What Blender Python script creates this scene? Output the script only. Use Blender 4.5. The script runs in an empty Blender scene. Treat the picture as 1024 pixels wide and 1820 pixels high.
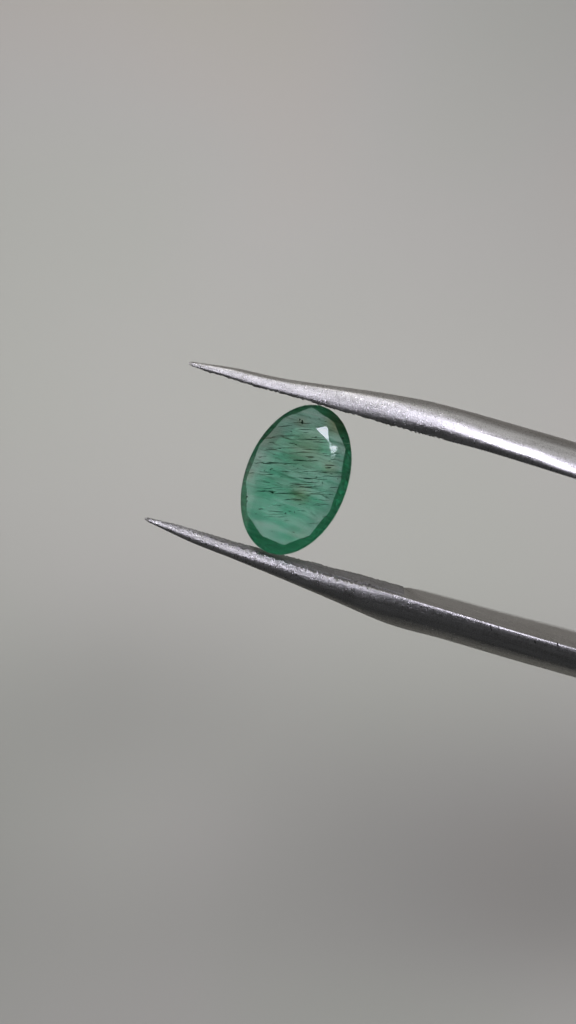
import bpy, bmesh, math, random
import numpy as np
from mathutils import Vector, Matrix, noise

random.seed(7)
SC = bpy.context.scene
COL = SC.collection
R = math.radians
S = 1 / 306.0                         # one unit = 1 cm; 306 photograph pixels per cm at the stone


def P(px, py, y=0.0):                 # photograph measure -> centimetres (y also in the same small steps)
    return ((px - 512) * S, y * S, (910 - py) * S)


# ------------------------------------------------------------------ camera
cam = bpy.data.objects.new('camera', bpy.data.cameras.new('camera'))
COL.objects.link(cam)
cam.location = (0, -15, 0)
cam.rotation_euler = (R(90), 0, 0)
cam.data.sensor_fit = 'VERTICAL'
cam.data.sensor_height = 36
cam.data.lens = 36 / 2 / (1820 / 2 * S / 15)
cam.data.clip_start = 0.5
cam.data.clip_end = 500
cam.data.dof.use_dof = True
cam.data.dof.focus_distance = 15.0
cam.data.dof.aperture_fstop = cam.data.lens * 1e-3 / (2 * 0.26)
SC.camera = cam

# ------------------------------------------------------------------ world and lamps
world = bpy.data.worlds.new('World')
SC.world = world
world.use_nodes = True
bg = world.node_tree.nodes['Background']
bg.inputs[0].default_value = (0.96, 0.98, 1.0, 1)
bg.inputs[1].default_value = 0.042


def area(name, loc, target, sx, sy, power, color, spread):
    d = bpy.data.lights.new(name, 'AREA')
    d.shape = 'RECTANGLE'
    d.size, d.size_y = sx, sy
    d.energy = power
    d.color = color
    d.spread = R(spread)
    o = bpy.data.objects.new(name, d)
    COL.objects.link(o)
    o.location = loc
    o.rotation_euler = (Vector(target) - Vector(loc)).to_track_quat('-Z', 'Y').to_euler()
    return o


area('window_light', (2.9, -14.9, 13.7), (0, 0, 0), 6.0, 6.2, 1500, (0.88, 0.855, 1.0), 180)
area('overhead_fill', (0, 0, 34), (0, 0, 0), 56, 40, 3500, (1.0, 0.99, 0.97), 180)  # added lamp, unseen: greys the steel's upper curves and brightens the stone
for side, watts in ((-1, 1300), (1, 2900)):
    area('side_fill', (32 * side, -1, 7), (0, 0, 0), 30, 26, watts, (1.0, 0.99, 0.98), 180)  # added lamps, unseen: brighten the stone's rim from the sides
area('backdrop_fill', (-10, 10, 34), (4, 24, -13), 24, 18, 3100, (1.0, 0.988, 0.957), 50)  # added lamp, unseen: lights the backdrop and fades it downwards

SC.view_settings.view_transform = 'Standard'
SC.view_settings.look = 'None'
SC.view_settings.exposure = 0
SC.view_settings.gamma = 1
SC.cycles.max_bounces = 24
SC.cycles.transmission_bounces = 20
SC.cycles.glossy_bounces = 10
SC.cycles.volume_bounces = 12
SC.cycles.caustics_refractive = True
SC.cycles.caustics_reflective = True
SC.cycles.blur_glossy = 0.2
SC.cycles.sample_clamp_indirect = 4
SC.cycles.volume_step_rate = 0.25
SC.cycles.use_denoising = True


# ------------------------------------------------------------------ helpers
def obj(name, verts, faces, m, parent=None, smooth=True, label=None, kind=None):
    me = bpy.data.meshes.new(name)
    me.from_pydata([tuple(v) for v in verts], [], faces)
    bm = bmesh.new()
    bm.from_mesh(me)
    bmesh.ops.recalc_face_normals(bm, faces=bm.faces)
    bm.to_mesh(me)
    bm.free()
    me.polygons.foreach_set('use_smooth', [smooth] * len(me.polygons))
    if m:
        me.materials.append(m)
    o = bpy.data.objects.new(name, me)
    COL.objects.link(o)
    if parent:
        o.parent = parent
    if label:
        o['label'] = label
    if kind:
        o['kind'] = kind
    return o


class NT:
    def __init__(self, m):
        self.t = m.node_tree
        self.n, self.l = self.t.nodes, self.t.links

    def new(self, typ, **kw):
        nd = self.n.new(typ)
        for k, v in kw.items():
            if k.startswith('i_'):
                nd.inputs[k[2:].replace('_', ' ')].default_value = v
            else:
                setattr(nd, k, v)
        return nd

    def link(self, a, b):
        self.l.new(a, b)

    def noise(self, vec, scale, detail=3, rough=0.55):
        nd = self.new('ShaderNodeTexNoise')
        nd.inputs['Scale'].default_value = scale
        nd.inputs['Detail'].default_value = detail
        nd.inputs['Roughness'].default_value = rough
        self.link(vec, nd.inputs['Vector'])
        return nd.outputs['Fac']

    def mapping(self, vec, rot=(0, 0, 0), scale=(1, 1, 1), loc=(0, 0, 0)):
        nd = self.new('ShaderNodeMapping')
        nd.inputs['Rotation'].default_value = rot
        nd.inputs['Scale'].default_value = scale
        nd.inputs['Location'].default_value = loc
        self.link(vec, nd.inputs['Vector'])
        return nd.outputs['Vector']

    def ramp(self, fac, stops):
        nd = self.new('ShaderNodeValToRGB')
        e = nd.color_ramp.elements
        while len(e) < len(stops):
            e.new(0.5)
        for el, (p, c) in zip(e, stops):
            el.position = p
            el.color = c if len(c) == 4 else (*c, 1)
        self.link(fac, nd.inputs['Fac'])
        return nd.outputs['Color']

    def math(self, op, a, b=None, clamp=False):
        nd = self.new('ShaderNodeMath', operation=op, use_clamp=clamp)
        for i, v in enumerate((a, b)):
            if v is None:
                continue
            if isinstance(v, (int, float)):
                nd.inputs[i].default_value = v
            else:
                self.link(v, nd.inputs[i])
        return nd.outputs[0]

    def mix(self, fac, a, b):
        nd = self.new('ShaderNodeMix', data_type='RGBA')
        for s, v in ((nd.inputs['Factor'], fac), (nd.inputs[6], a), (nd.inputs[7], b)):
            if isinstance(v, (int, float)):
                s.default_value = v
            elif isinstance(v, tuple):
                s.default_value = v if len(v) == 4 else (*v, 1)
            else:
                self.link(v, s)
        return nd.outputs[2]


def mat(name):
    m = bpy.data.materials.new(name)
    m.use_nodes = True
    return m, NT(m), m.node_tree.nodes['Principled BSDF']


# ------------------------------------------------------------------ materials
def paper_material():
    m, t, b = mat('grey_paper')
    tc = t.new('ShaderNodeTexCoord').outputs['Object']
    f = t.noise(t.mapping(tc, scale=(1, 1, 1), loc=(3.1, 0, 1.7)), 0.13, 2, 0.5)
    sep = t.new('ShaderNodeSeparateXYZ')
    t.link(tc, sep.inputs[0])
    up = t.math('MULTIPLY_ADD', sep.outputs[2], 0.10, True)
    up.node.inputs[2].default_value = -0.25
    f = t.math('ADD', f, t.math('MULTIPLY', t.math('SUBTRACT', up, 0.3), 0.25))
    c = t.ramp(f, [(0.36, (0.548, 0.553, 0.528)), (0.5, (0.565, 0.557, 0.546)), (0.6, (0.580, 0.556, 0.540)), (0.7, (0.580, 0.558, 0.525))])
    t.link(c, b.inputs['Base Color'])
    b.inputs['Roughness'].default_value = 0.85
    b.inputs['Specular IOR Level'].default_value = 0.2
    return m


def steel_material(name, lo, hi, grain, streak, dark=1.0, rust=0.0):
    """satin steel: blasted grain near the points, drawn streaks along the shank"""
    m, t, b = mat(name)
    tc = t.new('ShaderNodeTexCoord').outputs['Object']
    ax = t.mapping(tc, rot=(0, -R(15.5), 0))
    # how far along the arm: 0 near the points, 1 on the shank
    sep = t.new('ShaderNodeSeparateXYZ')
    t.link(tc, sep.inputs[0])
    along = t.math('MULTIPLY_ADD', sep.outputs[0], 1.2, True)
    along.node.inputs[2].default_value = 1.4
    along.node.use_clamp = True
    g1 = t.noise(ax, 150, 2, 0.6)
    g2 = t.noise(t.mapping(ax, scale=(1.5, 1, 0.7)), 42, 2, 0.5)
    st = t.noise(t.mapping(ax, scale=(0.045, 1, 1)), 75, 4, 0.6)
    st2 = t.noise(t.mapping(ax, scale=(0.10, 1, 1)), 30, 3, 0.6)
    rough = t.math('MULTIPLY_ADD', g2, 0.22)
    rough.node.inputs[1].default_value = 0.22
    rough.node.inputs[2].default_value = lo
    t.link(rough, b.inputs['Roughness'])
    base = t.ramp(t.math('ADD', t.math('MULTIPLY', st2, 0.45), t.math('MULTIPLY', g1, 0.55)),
                  [(0.33, tuple(c * dark for c in (0.34, 0.335, 0.33))), (0.5, tuple(c * dark for c in (0.60, 0.59, 0.585))),
                   (0.67, tuple(c * dark for c in (0.78, 0.77, 0.77)))])
    pit = t.ramp(t.noise(ax, 60, 2, 0.7), [(0.66, (0, 0, 0)), (0.74, (1, 1, 1))])
    base = t.mix(t.math('MULTIPLY', pit, 0.2), base, (0.10, 0.095, 0.09))
    t.link(base, b.inputs['Base Color'])
    b.inputs['Metallic'].default_value = 1.0
    b.inputs['Specular Tint'].default_value = (0.50, 0.49, 0.46, 1)      # grazing reflections tinted darker, standing in for a dimmer surround above
    # relief
    gg = t.math('MULTIPLY', g1, t.math('SUBTRACT', 1.15, along))
    ss = t.math('MULTIPLY', st, t.math('ADD', along, 0.25))
    h = t.math('ADD', t.math('MULTIPLY', gg, grain), t.math('MULTIPLY', ss, streak))
    bump = t.new('ShaderNodeBump')
    bump.inputs['Strength'].default_value = 1.0
    bump.inputs['Distance'].default_value = hi
    t.link(h, bump.inputs['Height'])
    t.link(bump.outputs[0], b.inputs['Normal'])
    return m


def stone_material():
    m, t, b = mat('emerald')
    b.inputs['Base Color'].default_value = (1, 1, 1, 1)
    b.inputs['Transmission Weight'].default_value = 1.0
    b.inputs['IOR'].default_value = 1.577
    b.inputs['Roughness'].default_value = 0.015
    tc = t.new('ShaderNodeTexCoord').outputs['Object']
    # worn polish
    bump = t.new('ShaderNodeBump')
    bump.inputs['Strength'].default_value = 0.25
    bump.inputs['Distance'].default_value = 0.004
    t.link(t.noise(tc, 14, 2, 0.5), bump.inputs['Height'])
    t.link(bump.outputs[0], b.inputs['Normal'])
    # body colour: banded green with brown iron stains
    bands = t.noise(t.mapping(tc, rot=(0, 0, R(STONE_ROLL + 3)), scale=(1.2, 13, 3)), 2.6, 4, 0.6)
    blot = t.noise(t.mapping(tc, loc=(0.7, 0.2, 0.1)), 6.0, 3, 0.55)
    f = t.math('ADD', t.math('MULTIPLY', bands, 0.6), t.math('MULTIPLY', blot, 0.4))
    dens = t.math('MULTIPLY', t.ramp(f, [(0.32, (0.45,) * 3), (0.5, (1.0,) * 3), (0.64, (2.2,) * 3)]), STONE_DENSITY)
    brown = None
    for (px, py, rad, k) in ((534, 878, 24, 0.6), (600, 752, 30, 1.1), (584, 831, 16, 0.6), (545, 800, 45, 0.4), (443, 842, 15, 0.5), (478, 775, 32, 0.35), (536, 752, 14, .6)):
        c = to_stone(px, py)
        d = t.new('ShaderNodeVectorMath', operation='DISTANCE')
        t.link(t.mapping(tc, scale=(1, 1, 0.25)), d.inputs[0])
        d.inputs[1].default_value = (c[0], c[1], 0)
        v = t.math('MULTIPLY', t.math('SUBTRACT', 1.0, t.math('DIVIDE', d.outputs['Value'], rad * S), True), k)
        brown = v if brown is None else t.math('MAXIMUM', brown, v)
    brown = t.math('MULTIPLY', brown, t.math('MULTIPLY_ADD', bands, 1.6), True)
    col = t.mix(brown, STONE_COLOR, (0.30, 0.52, 0.12))
    # smudged streaks of fine inclusions, thickest in the upper and middle stone
    streak = t.noise(t.mapping(tc, rot=(0, 0, R(STONE_ROLL + 3)), scale=(3.2, 34, 9)), 2.2, 3, 0.6)
    sp = t.new('ShaderNodeSeparateXYZ')
    t.link(tc, sp.inputs[0])
    upper = t.math('MULTIPLY_ADD', sp.outputs[1], 2.2, True)
    upper.node.inputs[2].default_value = 0.75
    upper.node.use_clamp = True
    sm = t.math('MULTIPLY', t.ramp(streak, [(0.54, (0,) * 3), (0.68, (1,) * 3)]), upper)
    col = t.mix(sm, col, (0.22, 0.30, 0.16))
    dens = t.math('MULTIPLY', dens, t.math('ADD', 1.0, t.math('MULTIPLY', sm, 1.2)))
    va = t.new('ShaderNodeVolumeAbsorption')
    t.link(col, va.inputs['Color'])
    t.link(dens, va.inputs['Density'])
    vs = t.new('ShaderNodeVolumeScatter')
    vs.inputs['Color'].default_value = (0.86, 1.0, 0.93, 1)
    vs.inputs['Anisotropy'].default_value = 0.3
    t.link(t.math('MULTIPLY', t.ramp(f, [(0.36, (0.15,) * 3), (0.5, (.55,) * 3), (0.66, (1.3,) * 3)]), STONE_MILK), vs.inputs['Density'])
    add = t.new('ShaderNodeAddShader')
    t.link(va.outputs[0], add.inputs[0])
    t.link(vs.outputs[0], add.inputs[1])
    t.link(add.outputs[0], t.n['Material Output'].inputs['Volume'])
    return m


def plain(name, color, rough=0.6, spec=0.3, transmit=0.0):
    m, t, b = mat(name)
    tc = t.new('ShaderNodeTexCoord').outputs['Object']
    f = t.noise(tc, 30, 3)
    t.link(t.ramp(f, [(0.3, tuple(c * 0.7 for c in color)), (0.7, tuple(min(1, c * 1.3) for c in color))]), b.inputs['Base Color'])
    b.inputs['Roughness'].default_value = rough
    b.inputs['Specular IOR Level'].default_value = spec
    return m


# stone frame: long axis rolled 18 degrees to the right, face tipped slightly up
STONE_ROLL, STONE_TIP, STONE_YAW = 18.0, 13.0, -8.0
STONE_A, STONE_B = 140.8 * S, 92.9 * S
STONE_DENSITY, STONE_MILK = 7.1, 5.2
STONE_COLOR = (0.16, 0.92, 0.71)
stone_loc = Vector(P(526.5, 852, 0))
n_ = Vector((math.sin(R(STONE_YAW)), -math.cos(R(STONE_TIP)), math.sin(R(STONE_TIP)))).normalized()
up_ = Vector((math.sin(R(STONE_ROLL)), 0, math.cos(R(STONE_ROLL))))
u_ = (up_ - n_ * up_.dot(n_)).normalized()
v_ = u_.cross(n_).normalized()
STONE_M = Matrix((v_, u_, n_)).transposed()


def to_stone(px, py, z=0.0):
    """where the sight line through a point of the stone's face meets height z inside it (local)"""
    w = Vector(P(px, py, 0)) - stone_loc
    d = Vector((0, 1, 0))
    t = (z - w.dot(n_)) / d.dot(n_)
    w = w + d * t
    return Vector((w.dot(v_), w.dot(u_), z))


M_paper = paper_material()
M_steel = steel_material('satin_steel', 0.19, 0.0050, 0.7, 0.25)
M_grip = steel_material('scored_steel', 0.30, 0.010, 0.8, 0.3, dark=0.62)
M_stone = stone_material()
M_dark = plain('dark_inclusion', (0.040, 0.072, 0.050), 0.7)
M_brown = plain('brown_inclusion', (0.11, 0.095, 0.045), 0.7)
M_pale = plain('pale_inclusion', (0.55, 0.66, 0.58), 0.4)
M_soot = plain('dark_nick', (0.02, 0.02, 0.02), 0.8, 0.1)
M_dust = plain('white_dust', (0.8, 0.8, 0.82), 0.6)


# ------------------------------------------------------------------ the setting: one gently rolling sheet of grey paper
def backdrop():
    nx, nz = 70, 90
    vs, fs = [], []
    bumps = [(-2.5, -3.7, 1.7, 1.5, -0.13), (4.9, -7.2, 2.6, 1.8, -0.13)]  # dents added to shade soft patches low on the sheet
    zk = np.arange(-32.0, 0.01, 0.1)                # the lower sheet falls back to shade darker, then straightens
    sk = np.interp(zk, [-32, -7.8, -6.2, -4.6, -1.6], [0.03, 0.045, 0.115, 0.125, 0.0])
    back = np.cumsum(sk[::-1])[::-1] * 0.1
    for j in range(nz + 1):
        z = -32 + 72 * j / nz
        for i in range(nx + 1):
            x = -45 + 90 * i / nx
            y = 24.0
            if z > 1.5:                            # the sheet leans forward a little so its top shades darker
                q = min(z, 9.0) - 1.5
                y -= 0.0085 * q * q + max(0.0, z - 9.0) * 0.13
            if z < 0:
                y += float(np.interp(z, zk, back)) * (1 + 0.30 * max(-1, min(1, x / 4.5)))
            y += 0.20 * noise.noise(Vector((x * 0.09, 3.3, z * 0.09)))
            for (bx, bz, sx, sz, h) in bumps:
                y -= h * math.exp(-((x - bx) / sx) ** 2 - ((z - bz) / sz) ** 2)
            vs.append((x, y, z))
    for j in range(nz):
        for i in range(nx):
            a = j * (nx + 1) + i
            fs.append((a, a + 1, a + nx + 2, a + nx + 1))
    n = len(vs)                                   # a sheet with thickness
    vs += [(x, y + 0.15, z) for (x, y, z) in vs]
    fs += [tuple(n + k for k in reversed(f)) for f in fs]
    rim = [i for i in range(nx + 1)] + [j * (nx + 1) + nx for j in range(1, nz + 1)] + \
          [nz * (nx + 1) + i for i in range(nx - 1, -1, -1)] + [j * (nx + 1) for j in range(nz - 1, 0, -1)]
    for k in range(len(rim)):
        a, c = rim[k], rim[(k + 1) % len(rim)]
        fs.append((a, c, c + n, a + n))
    o = obj('backdrop', vs, fs, M_paper, kind='structure',
            label='plain pale grey backdrop far behind the stone, out of focus')
    o['category'] = 'backdrop'
    return o


backdrop()

# ------------------------------------------------------------------ tweezers
tweezers = bpy.data.objects.new('tweezers', None)
COL.objects.link(tweezers)
tweezers.location = P(1024, 990, 0)
tweezers.empty_display_size = 0.3
tweezers['label'] = 'pointed satin steel tweezers gripping the green stone between their two scored tips'
tweezers['category'] = 'tweezers'
T0 = Vector(tweezers.location)


def curve(pts):
    xs = np.array([p[0] for p in pts], float)
    ys = np.array([p[1] for p in pts], float)
    m = np.gradient(ys, xs)

    def f(x):                                      # monotone-ish Hermite
        x = min(max(x, xs[0]), xs[-1])
        k = int(min(max(np.searchsorted(xs, x) - 1, 0), len(xs) - 2))
        h = xs[k + 1] - xs[k]
        t = (x - xs[k]) / h
        return ((2 * t**3 - 3 * t**2 + 1) * ys[k] + (t**3 - 2 * t**2 + t) * h * m[k]
                + (-2 * t**3 + 3 * t**2) * ys[k + 1] + (t**3 - t**2) * h * m[k + 1])
    return f


def lerp_profiles(profs, x):
    xs = [p[0] for p in profs]
    x = min(max(x, xs[0]), xs[-1])
    k = 0
    while k < len(xs) - 2 and x > xs[k + 1]:
        k += 1
    t = (x - xs[k]) / (xs[k + 1] - xs[k])
    t = t * t * (3 - 2 * t)
    return [((1 - t) * a[0] + t * b[0], (1 - t) * a[1] + t * b[1]) for a, b in zip(profs[k][1], profs[k + 1][1])]


X_END = 4300
# upper arm: outline (top edge and lower edge of the silhouette)
up_top = curve([(336, 642), (415, 653), (510, 673), (587, 684), (680, 697), (767, 713), (845, 733), (930, 757), (1024, 784),
                (1250, 856), (1700, 1010), (2400, 1275), (3200, 1600), (3900, 1866), (4300, 1985)])
up_bot = curve([(336, 651), (390, 667.5), (461, 690.5), (517, 705.5), (573, 722.5), (680, 754), (781, 782), (838, 797), (930, 825), (1024, 855),
                (1250, 931), (1700, 1090), (2400, 1355), (3200, 1668), (3900, 1926), (4300, 2033)])
lo_far = curve([(258, 917), (328, 936), (409, 960), (458, 973), (521, 990), (600, 1011), (651, 1023), (719, 1043), (814, 1069), (922, 1099), (1024, 1126),
                (1250, 1190), (1700, 1330), (2400, 1560), (3200, 1806), (3900, 1985), (4300, 2040)])
lo_rim = curve([(258, 920.5), (328, 941), (409, 969), (486, 992), (542, 1011), (610, 1032), (673, 1048), (728, 1064), (805, 1087), (922, 1122), (1024, 1151),
                (1250, 1216), (1700, 1356), (2400, 1584), (3200, 1828), (3900, 2005), (4300, 2058)])
lo_bot = curve([(258, 925), (345, 966), (409, 991), (465, 1014), (542, 1046), (600, 1071), (640, 1089), (682, 1107), (787, 1137), (922, 1177), (1024, 1206),
                (1250, 1272), (1700, 1415), (2400, 1640), (3200, 1878), (3900, 2047), (4300, 2095)])

# facing of the visible side down the arm: (fraction of the height, degrees the surface looks up)
up_prof = [
    (336, [(0, 86), (.22, 66), (.32, 36), (.50, 27), (.84, 18), (.90, 2), (1, -20)]),
    (460, [(0, 86), (.28, 66), (.33, 35), (.50, 27), (.82, 18), (.90, 2), (1, -20)]),
    (587, [(0, 86), (.19, 66), (.24, 36), (.45, 27), (.72, 17), (.90, 0), (1, -20)]),
    (680, [(0, 86), (.20, 64), (.25, 38), (.40, 27), (.62, 17), (.80, 0), (1, -20)]),
    (781, [(0, 86), (.20, 56), (.33, 38), (.47, 27), (.64, 17), (.78, 0), (1, -22)]),
    (900, [(0, 86), (.22, 60), (.40, 42), (.58, 27), (.74, 17), (.86, 0), (1, -25)]),
    (1024, [(0, 86), (.25, 60), (.42, 42), (.64, 27), (.84, 17), (.93, 0), (1, -25)]),
    (X_END, [(0, 86), (.25, 60), (.42, 42), (.64, 27), (.84, 17), (.93, 0), (1, -25)]),
]
lo_prof = [
    (258, [(0, 38), (.06, 26), (.45, 19), (.58, 4), (.80, -20), (.92, -50), (1, -86)]),
    (400, [(0, 38), (.05, 26), (.42, 19), (.54, 2), (.78, -20), (.92, -50), (1, -86)]),
    (520, [(0, 40), (.04, 26), (.30, 19), (.42, 2), (.70, -20), (.86, -50), (1, -86)]),
    (620, [(0, 50), (.04, 34), (.10, 16), (.22, 1), (.65, -22), (.80, -52), (1, -86)]),
    (720, [(0, 58), (.015, 36), (.035, 15), (.11, 1), (.55, -22), (.70, -55), (1, -86)]),
    (1024, [(0, 62), (.02, 38), (.05, 17), (.16, 1), (.55, -28), (.68, -60), (1, -86)]),
    (X_END, [(0, 62), (.02, 38), (.05, 17), (.16, 1), (.55, -28), (.68, -60), (1, -86)]),
]


def facing(prof, ts):
    tk = [p[0] for p in prof]
    ak = [p[1] for p in prof]
    return np.interp(ts, tk, ak)


def depth_along(prof, w, ts):
    """how far the visible side comes forward as one goes down it"""
    a = np.clip(facing(prof, ts), -80, 83)
    tan = np.tan(np.radians(a))
    y = np.zeros(len(ts))
    for k in range(1, len(ts)):
        y[k] = y[k - 1] - 0.5 * (tan[k] + tan[k - 1]) * (ts[k] - ts[k - 1]) * w
    return y


TS = np.unique(np.concatenate([np.linspace(0, 1, 40) ** 1.6, 1 - np.linspace(0, 1, 14) ** 1.6 * 0.25]))


def stations(x0):
    xs = [x0 + 6 * (1 - math.cos(math.pi / 2 * k / 6)) for k in range(7)]
    x = xs[-1]
    while x < 800:
        x += 2.0
        xs.append(x)
    while x < 1080:
        x += 4.0
        xs.append(x)
    while x < X_END:
        x += 60
        xs.append(min(x, X_END))
    return xs


GRIP_UP, GRIP_LO = 781, 719


def tip(x, x0):
    t = min(1.0, max(0.0, (x - x0) / 6.0))
    return max(0.75, math.sqrt(1 - (1 - t) ** 2))


def wear(x, k, amp):                              # small hammer of the blasted edge
    return amp * (noise.noise(Vector((x * 0.16, k * 3.1, 1.0))) + 0.6 * noise.noise(Vector((x * 0.37, k * 5.7, 4.0))))


def upper_ring(x):
    s = tip(x, 336)
    zt, zb = up_top(x), up_bot(x)
    mid = (zt + zb) / 2
    zt, zb = mid + (zt - mid) * s, mid + (zb - mid) * s
    zb -= 2.0 * s * min(1, max(0, (GRIP_UP + 8 - x) / 10.0))   # room for the scored face
    w = zb - zt
    prof = lerp_profiles(up_prof, x)
    y = depth_along(prof, w, TS)
    z = zt + TS * w
    yT, yB = 0.0, y[-1]
    yF = yT + 0.4 * w
    zF = min(zb - 2 * s, zb - 0.3 * (yF - yB)) if w > 3 else zb - 0.3 * w
    zF = max(zF, zt + 0.25 * w)
    ring = list(zip(y, z))
    n_in = 14
    for k in range(1, n_in + 1):
        t = k / n_in
        ring.append((yB + (yF - yB) * t, zb + (zF - zb) * t))
    for k in range(1, 10):
        a = math.pi / 2 * k / 10
        ring.append((yT + (yF - yT) * math.cos(a), zt + (zF - zt) * (1 - math.sin(a))))
    sh = -(yB + yF) / 2
    return [(yy + sh, zz) for yy, zz in ring], (yB + sh, zb, yF + sh, zF)


def lower_ring(x):
    s = tip(x, 258)
    zf, zn, zb = lo_far(x), lo_rim(x), lo_bot(x)
    mid = (zf + zb) / 2
    zf, zn, zb = (mid + (q - mid) * s for q in (zf, zn, zb))
    zf += 2.2 * s * min(1, max(0, (GRIP_LO + 10 - x) / 12.0))
    hin = zn - zf
    hs = zn - lo_far(x) if s >= 1 else hin
    k = min(1, max(0, (x - GRIP_LO) / 45.0))
    k = k * k * (3 - 2 * k)
    d = hin * (3.4 * (1 - k) + 9.0 * k)
    w = zb - zn
    prof = lerp_profiles(lo_prof, x)
    y = depth_along(prof, w, TS)
    z = zn + TS * w
    bumpy = max(0, 1 - max(0, x - 600) / 140.0)
    yF = d
    ring = []
    n_in = 16
    for q in range(n_in):
        t = q / n_in
        ring.append((yF * (1 - t), zf + hin * t))
    zlist = []
    for yy, zz, tt in zip(y, z, TS):
        e = math.exp(-tt * w / 2.6) * bumpy * min(1, w / 16)
        zlist.append((yy, zz + e * wear(x, tt * 2, 8.0)))
    ring += zlist
    yE, zE = zlist[-1]
    # far side, from the underside up to the far edge
    for q in range(1, 12):
        a = math.pi / 2 * q / 12
        ring.append((yE + (yF - yE) * math.sin(a), zf + (zE - zf) * math.cos(a)))
    sh = -min(hs * 3.4, 60) / 2
    return [(yy + sh, zz) for yy, zz in ring], (sh, zn, yF + sh, zf)


def loft(name, ringf, x0, material, label):
    vs, fs = [], []
    xs = stations(x0)
    for x in xs:
        ring, _ = ringf(x)
        n = len(ring)
        for (y, z) in ring:
            vs.append(Vector(P(x, z, y)) - T0)
    for i in range(len(xs) - 1):
        for j in range(n):
            a, c = i * n + j, i * n + (j + 1) % n
            fs.append((a, c, c + n, a + n))
    fs.append(tuple(range(n)))
    fs.append(tuple((len(xs) - 1) * n + j for j in range(n)))
    return obj(name, vs, fs, material, tweezers, label=label)


arm_a = loft('arm', upper_ring, 336, M_steel, 'upper arm with a bright bevel lying over the stone')
arm_b = loft('arm', lower_ring, 258, M_steel, 'darker lower arm with a bright upper rim under the stone')


def grip(ringf, x0, x1, sign, label, parent, seed):
    """scored gripping face: ridges across and grooves along, real relief on the flat inner side"""
    vs, fs = [], []
    nc = 16
    x = x0 + 4
    rows = 0
    while x <= x1:
        _, (yn, zn, yf, zf) = ringf(x)
        s = min(1, (x - x0 - 3) / 40.0) * 0.8 + 0.2
        prof = []
        for q in range(nc + 1):
            t = q / nc
            e = 0.0 if q in (0, nc) else 1.0
            h = 2.0 + 1.1 * noise.noise(Vector((x * 0.045, t * 5.5 + seed, 0))) + \
                0.9 * noise.noise(Vector((x * 0.24, t * 2.0, seed))) + 0.7 * noise.noise(Vector((x * 0.6, t * 6, seed + 4)))
            h = max(0.2, 1.0 + (h - 1.3) * 1.6) * s
            if sign < 0 and t < 0.3:               # chipped near edge of the upper face
                h += 2.6 * s * max(0.0, noise.noise(Vector((x * 0.21, 7.7, 2.0))) + 0.25) * (0.55 + 0.45 * e)
            tt = (0.19 if sign > 0 else 0.05) + (0.78 if sign > 0 else 0.92) * t + (0.12 * (1 - t) + 0.01) * noise.noise(Vector((x * 0.2, seed, t)))
            prof.append((yn + (yf - yn) * tt, zn + (zf - zn) * tt - sign * h))
        ring = [(prof[0][0], prof[0][1] + sign * (2 + 2.2) * s)] + prof + [(prof[-1][0], prof[-1][1] + sign * (2 + 2.2) * s)]
        for (y, z) in ring:
            vs.append(Vector(P(x, z, y)) - T0)
        rows += 1
        x += 2.0
    n = nc + 3
    for i in range(rows - 1):
        for j in range(n):
            a, c = i * n + j, i * n + (j + 1) % n
            fs.append((a, c, c + n, a + n))
    fs.append(tuple(range(n)))
    fs.append(tuple((rows - 1) * n + j for j in range(n)))
    return obj('grip_face', vs, fs, M_grip, parent, label=label)


grip(upper_ring, 336, GRIP_UP, -1, None, arm_a, 11.0)
grip(lower_ring, 258, GRIP_LO, 1, None, arm_b, 23.0)

# the joined end, far outside the picture
ex = X_END - 30


def tail_block():
    vs, fs = [], []
    for k, x in enumerate((ex - 160, ex - 60, ex + 60, ex + 120)):
        za, zb2 = up_top(x) - (4 if k < 3 else -22), lo_bot(x) + (4 if k < 3 else -22)
        h = 110 - (30 if k == 3 else 0)
        for (y, z) in ((-h, za), (h, za), (h, zb2), (-h, zb2)):
            vs.append(Vector(P(x, z, y)) - T0)
    for i in range(3):
        for j in range(4):
            a, c = i * 4 + j, i * 4 + (j + 1) % 4
            fs.append((a, c, c + 4, a + 4))
    fs += [(0, 1, 2, 3), (12, 13, 14, 15)]
    obj('joined_end', vs, fs, M_steel, tweezers, smooth=False)


tail_block()


def blob(name, centre, axes, m, parent, seg=6, rings=4, jag=0.25, label=None, collect=None):
    """a small irregular spindle or grain; axes = three half-length vectors"""
    a, b, c = axes
    vs = [centre - a, ]
    fs = []
    for i in range(1, rings):
        p = math.pi * i / rings
        for j in range(seg):
            q = 2 * math.pi * j / seg
            k = 1 + random.uniform(-jag, jag)
            vs.append(centre - a * math.cos(p) + (b * math.cos(q) + c * math.sin(q)) * math.sin(p) * k)
    vs.append(centre + a)
    for j in range(seg):
        fs.append((0, 1 + (j + 1) % seg, 1 + j))
    for i in range(rings - 2):
        for j in range(seg):
            p0 = 1 + i * seg + j
            p1 = 1 + i * seg + (j + 1) % seg
            fs.append((p0, p1, p1 + seg, p0 + seg))
    last = len(vs) - 1
    base = 1 + (rings - 2) * seg
    for j in range(seg):
        fs.append((base + j, base + (j + 1) % seg, last))
    if collect is not None:
        o = len(collect[0])
        collect[0].extend(vs)
        collect[1].extend(tuple(o + k for k in f) for f in fs)
        return None
    return obj(name, vs, fs, m, parent, label=label)


def on_lower(x, t):
    """a point on the visible outer side of the lower arm"""
    ring, _ = lower_ring(x)
    y, z = ring[16 + int(t * (len(TS) - 1))]
    return Vector(P(x, z, y)) - T0


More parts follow.
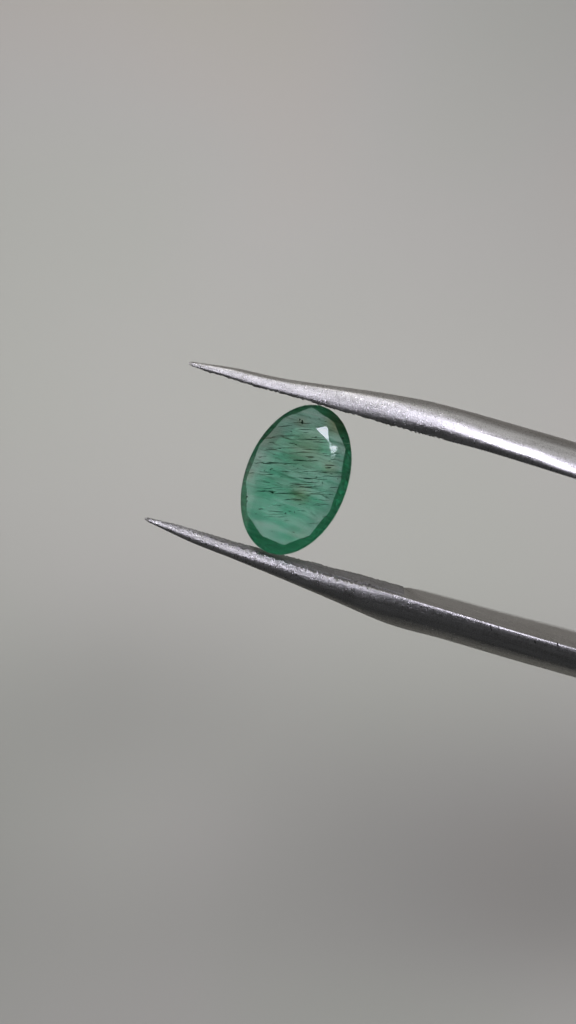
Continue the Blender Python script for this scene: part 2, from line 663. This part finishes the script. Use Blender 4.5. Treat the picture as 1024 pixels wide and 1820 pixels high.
for (x, t, dx, dz, m, nm) in ((870, .22, 1.2, 6.5, M_soot, 'nick'), (988, .17, 1.4, 5.5, M_soot, 'nick'), (884, .16, 1.0, 3.5, M_soot, 'nick'), (948, .26, 1, 3, M_soot, 'nick'),
                              (803, .80, 1.9, 1.9, M_dust, 'dust_speck')):
    blob(nm, on_lower(x, t), (Vector((0.25, 0, -1)) * dz * S, Vector((dx * S, 0, 0)), Vector((0, 0.9 * S, 0))), m, arm_b)


# ------------------------------------------------------------------ the stone: oval brilliant, 12-fold
def stone():
    K = 12
    rt, rs, hc, hp, g = 0.68, 0.80, 0.165, 0.44, 0.045
    ph = R(90 - 3)                                 # first table corner near the top end
    da = 2 * math.pi / K
    rl, zb = 0.78, 0.28                                      # inner ends of the lower halves
    zs = hc * (1 - (rs * math.cos(da / 2) - rt) / (1 - rt))
    zl = -zb
    V, F, idx = [], [], {}

    def vert(key, x, y, z):
        if key not in idx:
            idx[key] = len(V)
            V.append(Vector((x * STONE_B, y * STONE_A, z * STONE_B)))
        return idx[key]

    def pol(r, a):
        return r * math.cos(ph - a), r * math.sin(ph - a)

    def plane_z(p, q, r, x, y):
        n = (q - p).cross(r - p)
        return p.z - (n.x * (x - p.x) + n.y * (y - p.y)) / n.z

    NARC = 4
    raw = lambda r, a, z: Vector((*pol(r, a), z))
    Tn, Sn, Ln, Lr, Lz = [], [], [], [], []
    jit = random.Random(12)

    def rl_at(i):                                  # the flat of the back is off centre: near the rim on the left, wide rim below and right
        a = (i + .5) * 30 - 3
        return 0.865 + 0.095 * math.cos(R(a - 290)) + jit.uniform(-.05, .05)

    for i in range(K):
        Tn.append(vert(('T', i), *pol(rt, i * da), hc + g / 2))
        Sn.append(vert(('S', i), *pol(rs, (i + .5) * da), zs + g / 2))
        Lr.append(rl_at(i))
        Lz.append(zl * (1.0 - 0.9 * (Lr[i] - rl)) * jit.uniform(.78, 1.12) - g / 2)
        Ln.append(vert(('L', i), *pol(Lr[i], (i + .5) * da), Lz[i]))
    C = vert('C', 0.12, -0.15, -hp - g / 2)

    def arc(i, half, top):
        """girdle points of one half facet; half 0 runs from corner i to the middle, 1 from the middle to corner i+1"""
        a0 = (i + half * .5) * da
        a1 = a0 + da / 2
        apex = raw(rs, (i + .5) * da, zs + g / 2) if top else raw(Lr[i], (i + .5) * da, Lz[i])
        z0 = g / 2 if top else -g / 2
        p, q = raw(1, a0, z0), raw(1, a1, z0)
        out = []
        for k in range(NARC + 1):
            a = a0 + (a1 - a0) * k / NARC
            x, y = pol(1, a)
            z = plane_z(apex, p, q, x, y)
            gi = round(a / da * 2 * NARC) % (2 * K * NARC)
            out.append(vert(('GU' if top else 'GD', gi), x, y, z))
        return out

    F.append(Tn[:])
    for i in range(K):
        j = (i + 1) % K
        F.append([Tn[i], Tn[j], Sn[i]])                       # star
        for top in (True, False):
            ap = Sn[i] if top else Ln[i]
            F.append([ap] + arc(i, 0, top))
            F.append([ap] + arc(i, 1, top))
        c0 = arc(i, 0, True)[0]
        F.append([Tn[i], Sn[i], c0, Sn[i - 1]])               # bezel
        d0 = arc(i, 0, False)[0]
        F.append([Ln[i], d0, Ln[i - 1]])                      # pavilion, steep tier
        F.append([C, Ln[i], Ln[i - 1]])                       # pavilion, shallow tier
    NG = 2 * K * NARC
    for k in range(NG):
        F.append([idx[('GU', k)], idx[('GU', (k + 1) % NG)], idx[('GD', (k + 1) % NG)], idx[('GD', k)]])
    o = obj('emerald', V, F, M_stone, smooth=False)
    o.matrix_world = Matrix.Translation(stone_loc) @ STONE_M.to_4x4()
    o['label'] = 'translucent green oval faceted stone with dark needle inclusions, held in the tweezer tips'
    o['category'] = 'gemstone'
    bm = bmesh.new()
    bm.from_mesh(o.data)
    bmesh.ops.bevel(bm, geom=[e for e in bm.edges if e.calc_face_angle(0) > R(4)], offset=0.0022, segments=1, affect='EDGES')
    bm.to_mesh(o.data)
    bm.free()
    return o


gem = stone()
ax_x = Vector((v_.dot(Vector((1, 0, -.035))), u_.dot(Vector((1, 0, -.035))), 0)).normalized()   # needles run level in the picture
ax_y = Vector((-ax_x.y, ax_x.x, 0))
ax_z = Vector((0, 0, 1))


def zoomed(zx, zy):
    return 400 + zx / 3.938, 690 + zy / 3.938


def inside(p, k=0.9):
    q = (p.x / STONE_B) ** 2 + (p.y / STONE_A) ** 2
    return q < k * k


# needles one can pick out: (x0, x1, y, half thickness) measured on the enlarged stone
needles = [(290, 375, 524, 5, 'd'), (365, 520, 529, 2.2, 'b'), (225, 345, 723, 4.5, 'd'), (318, 346, 733, 7, 'd'), (350, 465, 741, 2.4, 'd'),
           (408, 485, 783, 3.2, 'd'), (480, 548, 787, 2.2, 'd'), (585, 662, 513, 3.4, 'd'), (285, 545, 421, 2.6, 'b'), (540, 695, 434, 3, 'b'),
           (555, 700, 586, 2.5, 'd'), (470, 550, 680, 2.4, 'd'), (330, 430, 823, 3, 'd'), (275, 355, 903, 2.6, 'd'), (370, 475, 266, 4, 'd'),
           (505, 610, 290, 4, 'd'), (550, 590, 312, 3, 'd'), (600, 680, 348, 3, 'd'), (448, 490, 386, 4, 'd'), (290, 345, 608, 5, 'd'),
           (500, 565, 859, 3, 'd'), (600, 685, 822, 2.2, 'd'), (690, 745, 478, 4, 'd'), (680, 720, 462, 3, 'd'), (560, 640, 640, 1.6, 'b'),
           (380, 470, 585, 1.8, 'd'), (250, 330, 350, 2.4, 'b'), (700, 760, 545, 6, 'b'), (700, 745, 560, 7, 'd'), (440, 520, 630, 1.6, 'b'),
           (230, 300, 480, 1.8, 'd'), (600, 690, 690, 1.6, 'd'), (370, 440, 905, 1.8, 'd'), (280, 380, 345, 2.2, 'b'), (640, 720, 385, 2, 'b')]
rn = random.Random(3)
for (x0, x1, y, th, kind) in needles:
    px, py = zoomed((x0 + x1) / 2, y)
    c = to_stone(px, py, rn.uniform(0.0, 0.045))
    L = (x1 - x0) / 2 / 3.938 * S
    w = th / 3.938 * S * 0.62
    blob('needle_inclusion', c, ((ax_x + ax_y * rn.gauss(0, .035)) * L, ax_y * w, ax_z * w), M_dark if kind == 'd' else M_brown, gem, seg=6, rings=12, jag=0.65)

specks = [(545, 245, 8, 20), (527, 225, 6, 12), (825, 350, 9, 8), (155, 760, 9, 7), (162, 793, 6, 9), (120, 700, 5, 14), (640, 345, 6, 6), (884, 522, 5, 4),
          (742, 604, 6, 4), (786, 636, 4, 6), (322, 573, 6, 5), (280, 577, 5, 5), (640, 625, 8, 5), (682, 668, 3, 17), (490, 872, 3, 14),
          (690, 990, 7, 5), (700, 978, 4, 4), (225, 880, 6, 5), (425, 880, 9, 7), (585, 760, 6, 3), (735, 515, 8, 3), (690, 345, 5, 4), (575, 605, 4, 3)]
for (x, y, rx, ry) in specks:
    px, py = zoomed(x, y)
    c = to_stone(px, py, rn.uniform(0.0, 0.04))
    if not inside(c, 0.97):
        continue
    blob('speck_inclusion', c, (ax_x * rx / 3.938 * S * .8, ax_y * ry / 3.938 * S * .8, ax_z * min(rx, ry) / 3.938 * S * .8), M_dark, gem, seg=6, rings=5, jag=0.45)

# the fine rain of short parallel needles and grains nobody could count
for nm, m, n, seed in (('fine_needles', M_dark, 75, 5), ('fine_brown_needles', M_brown, 70, 8), ('pale_needles', M_pale, 40, 9)):
    rr = random.Random(seed)
    bag = ([], [])
    k = 0
    while k < n:
        a, b = rr.uniform(-1, 1), rr.gauss(0.02, 0.36)
        c = Vector((a * STONE_B, b * STONE_A, rr.uniform(-0.06, 0.05)))
        if not inside(c, 0.84) or noise.noise(c * 9.0 + Vector((seed, 0, 0))) < rr.uniform(-.25, .35):
            continue
        k += 1
        L = rr.choice((1, 1.5, 2, 3, 5, 9, 16, 24)) * S * rr.uniform(.6, 1.2)
        w = rr.uniform(0.2, 0.8) * S
        tilt = ax_x + ax_y * rr.gauss(0, 0.07) + ax_z * rr.gauss(0, .15)
        blob('', c, (tilt * L, ax_y * w, ax_z * w), m, gem, seg=4, rings=5, jag=0.4, collect=bag)
    obj(nm, bag[0], bag[1], m, gem, kind='stuff')
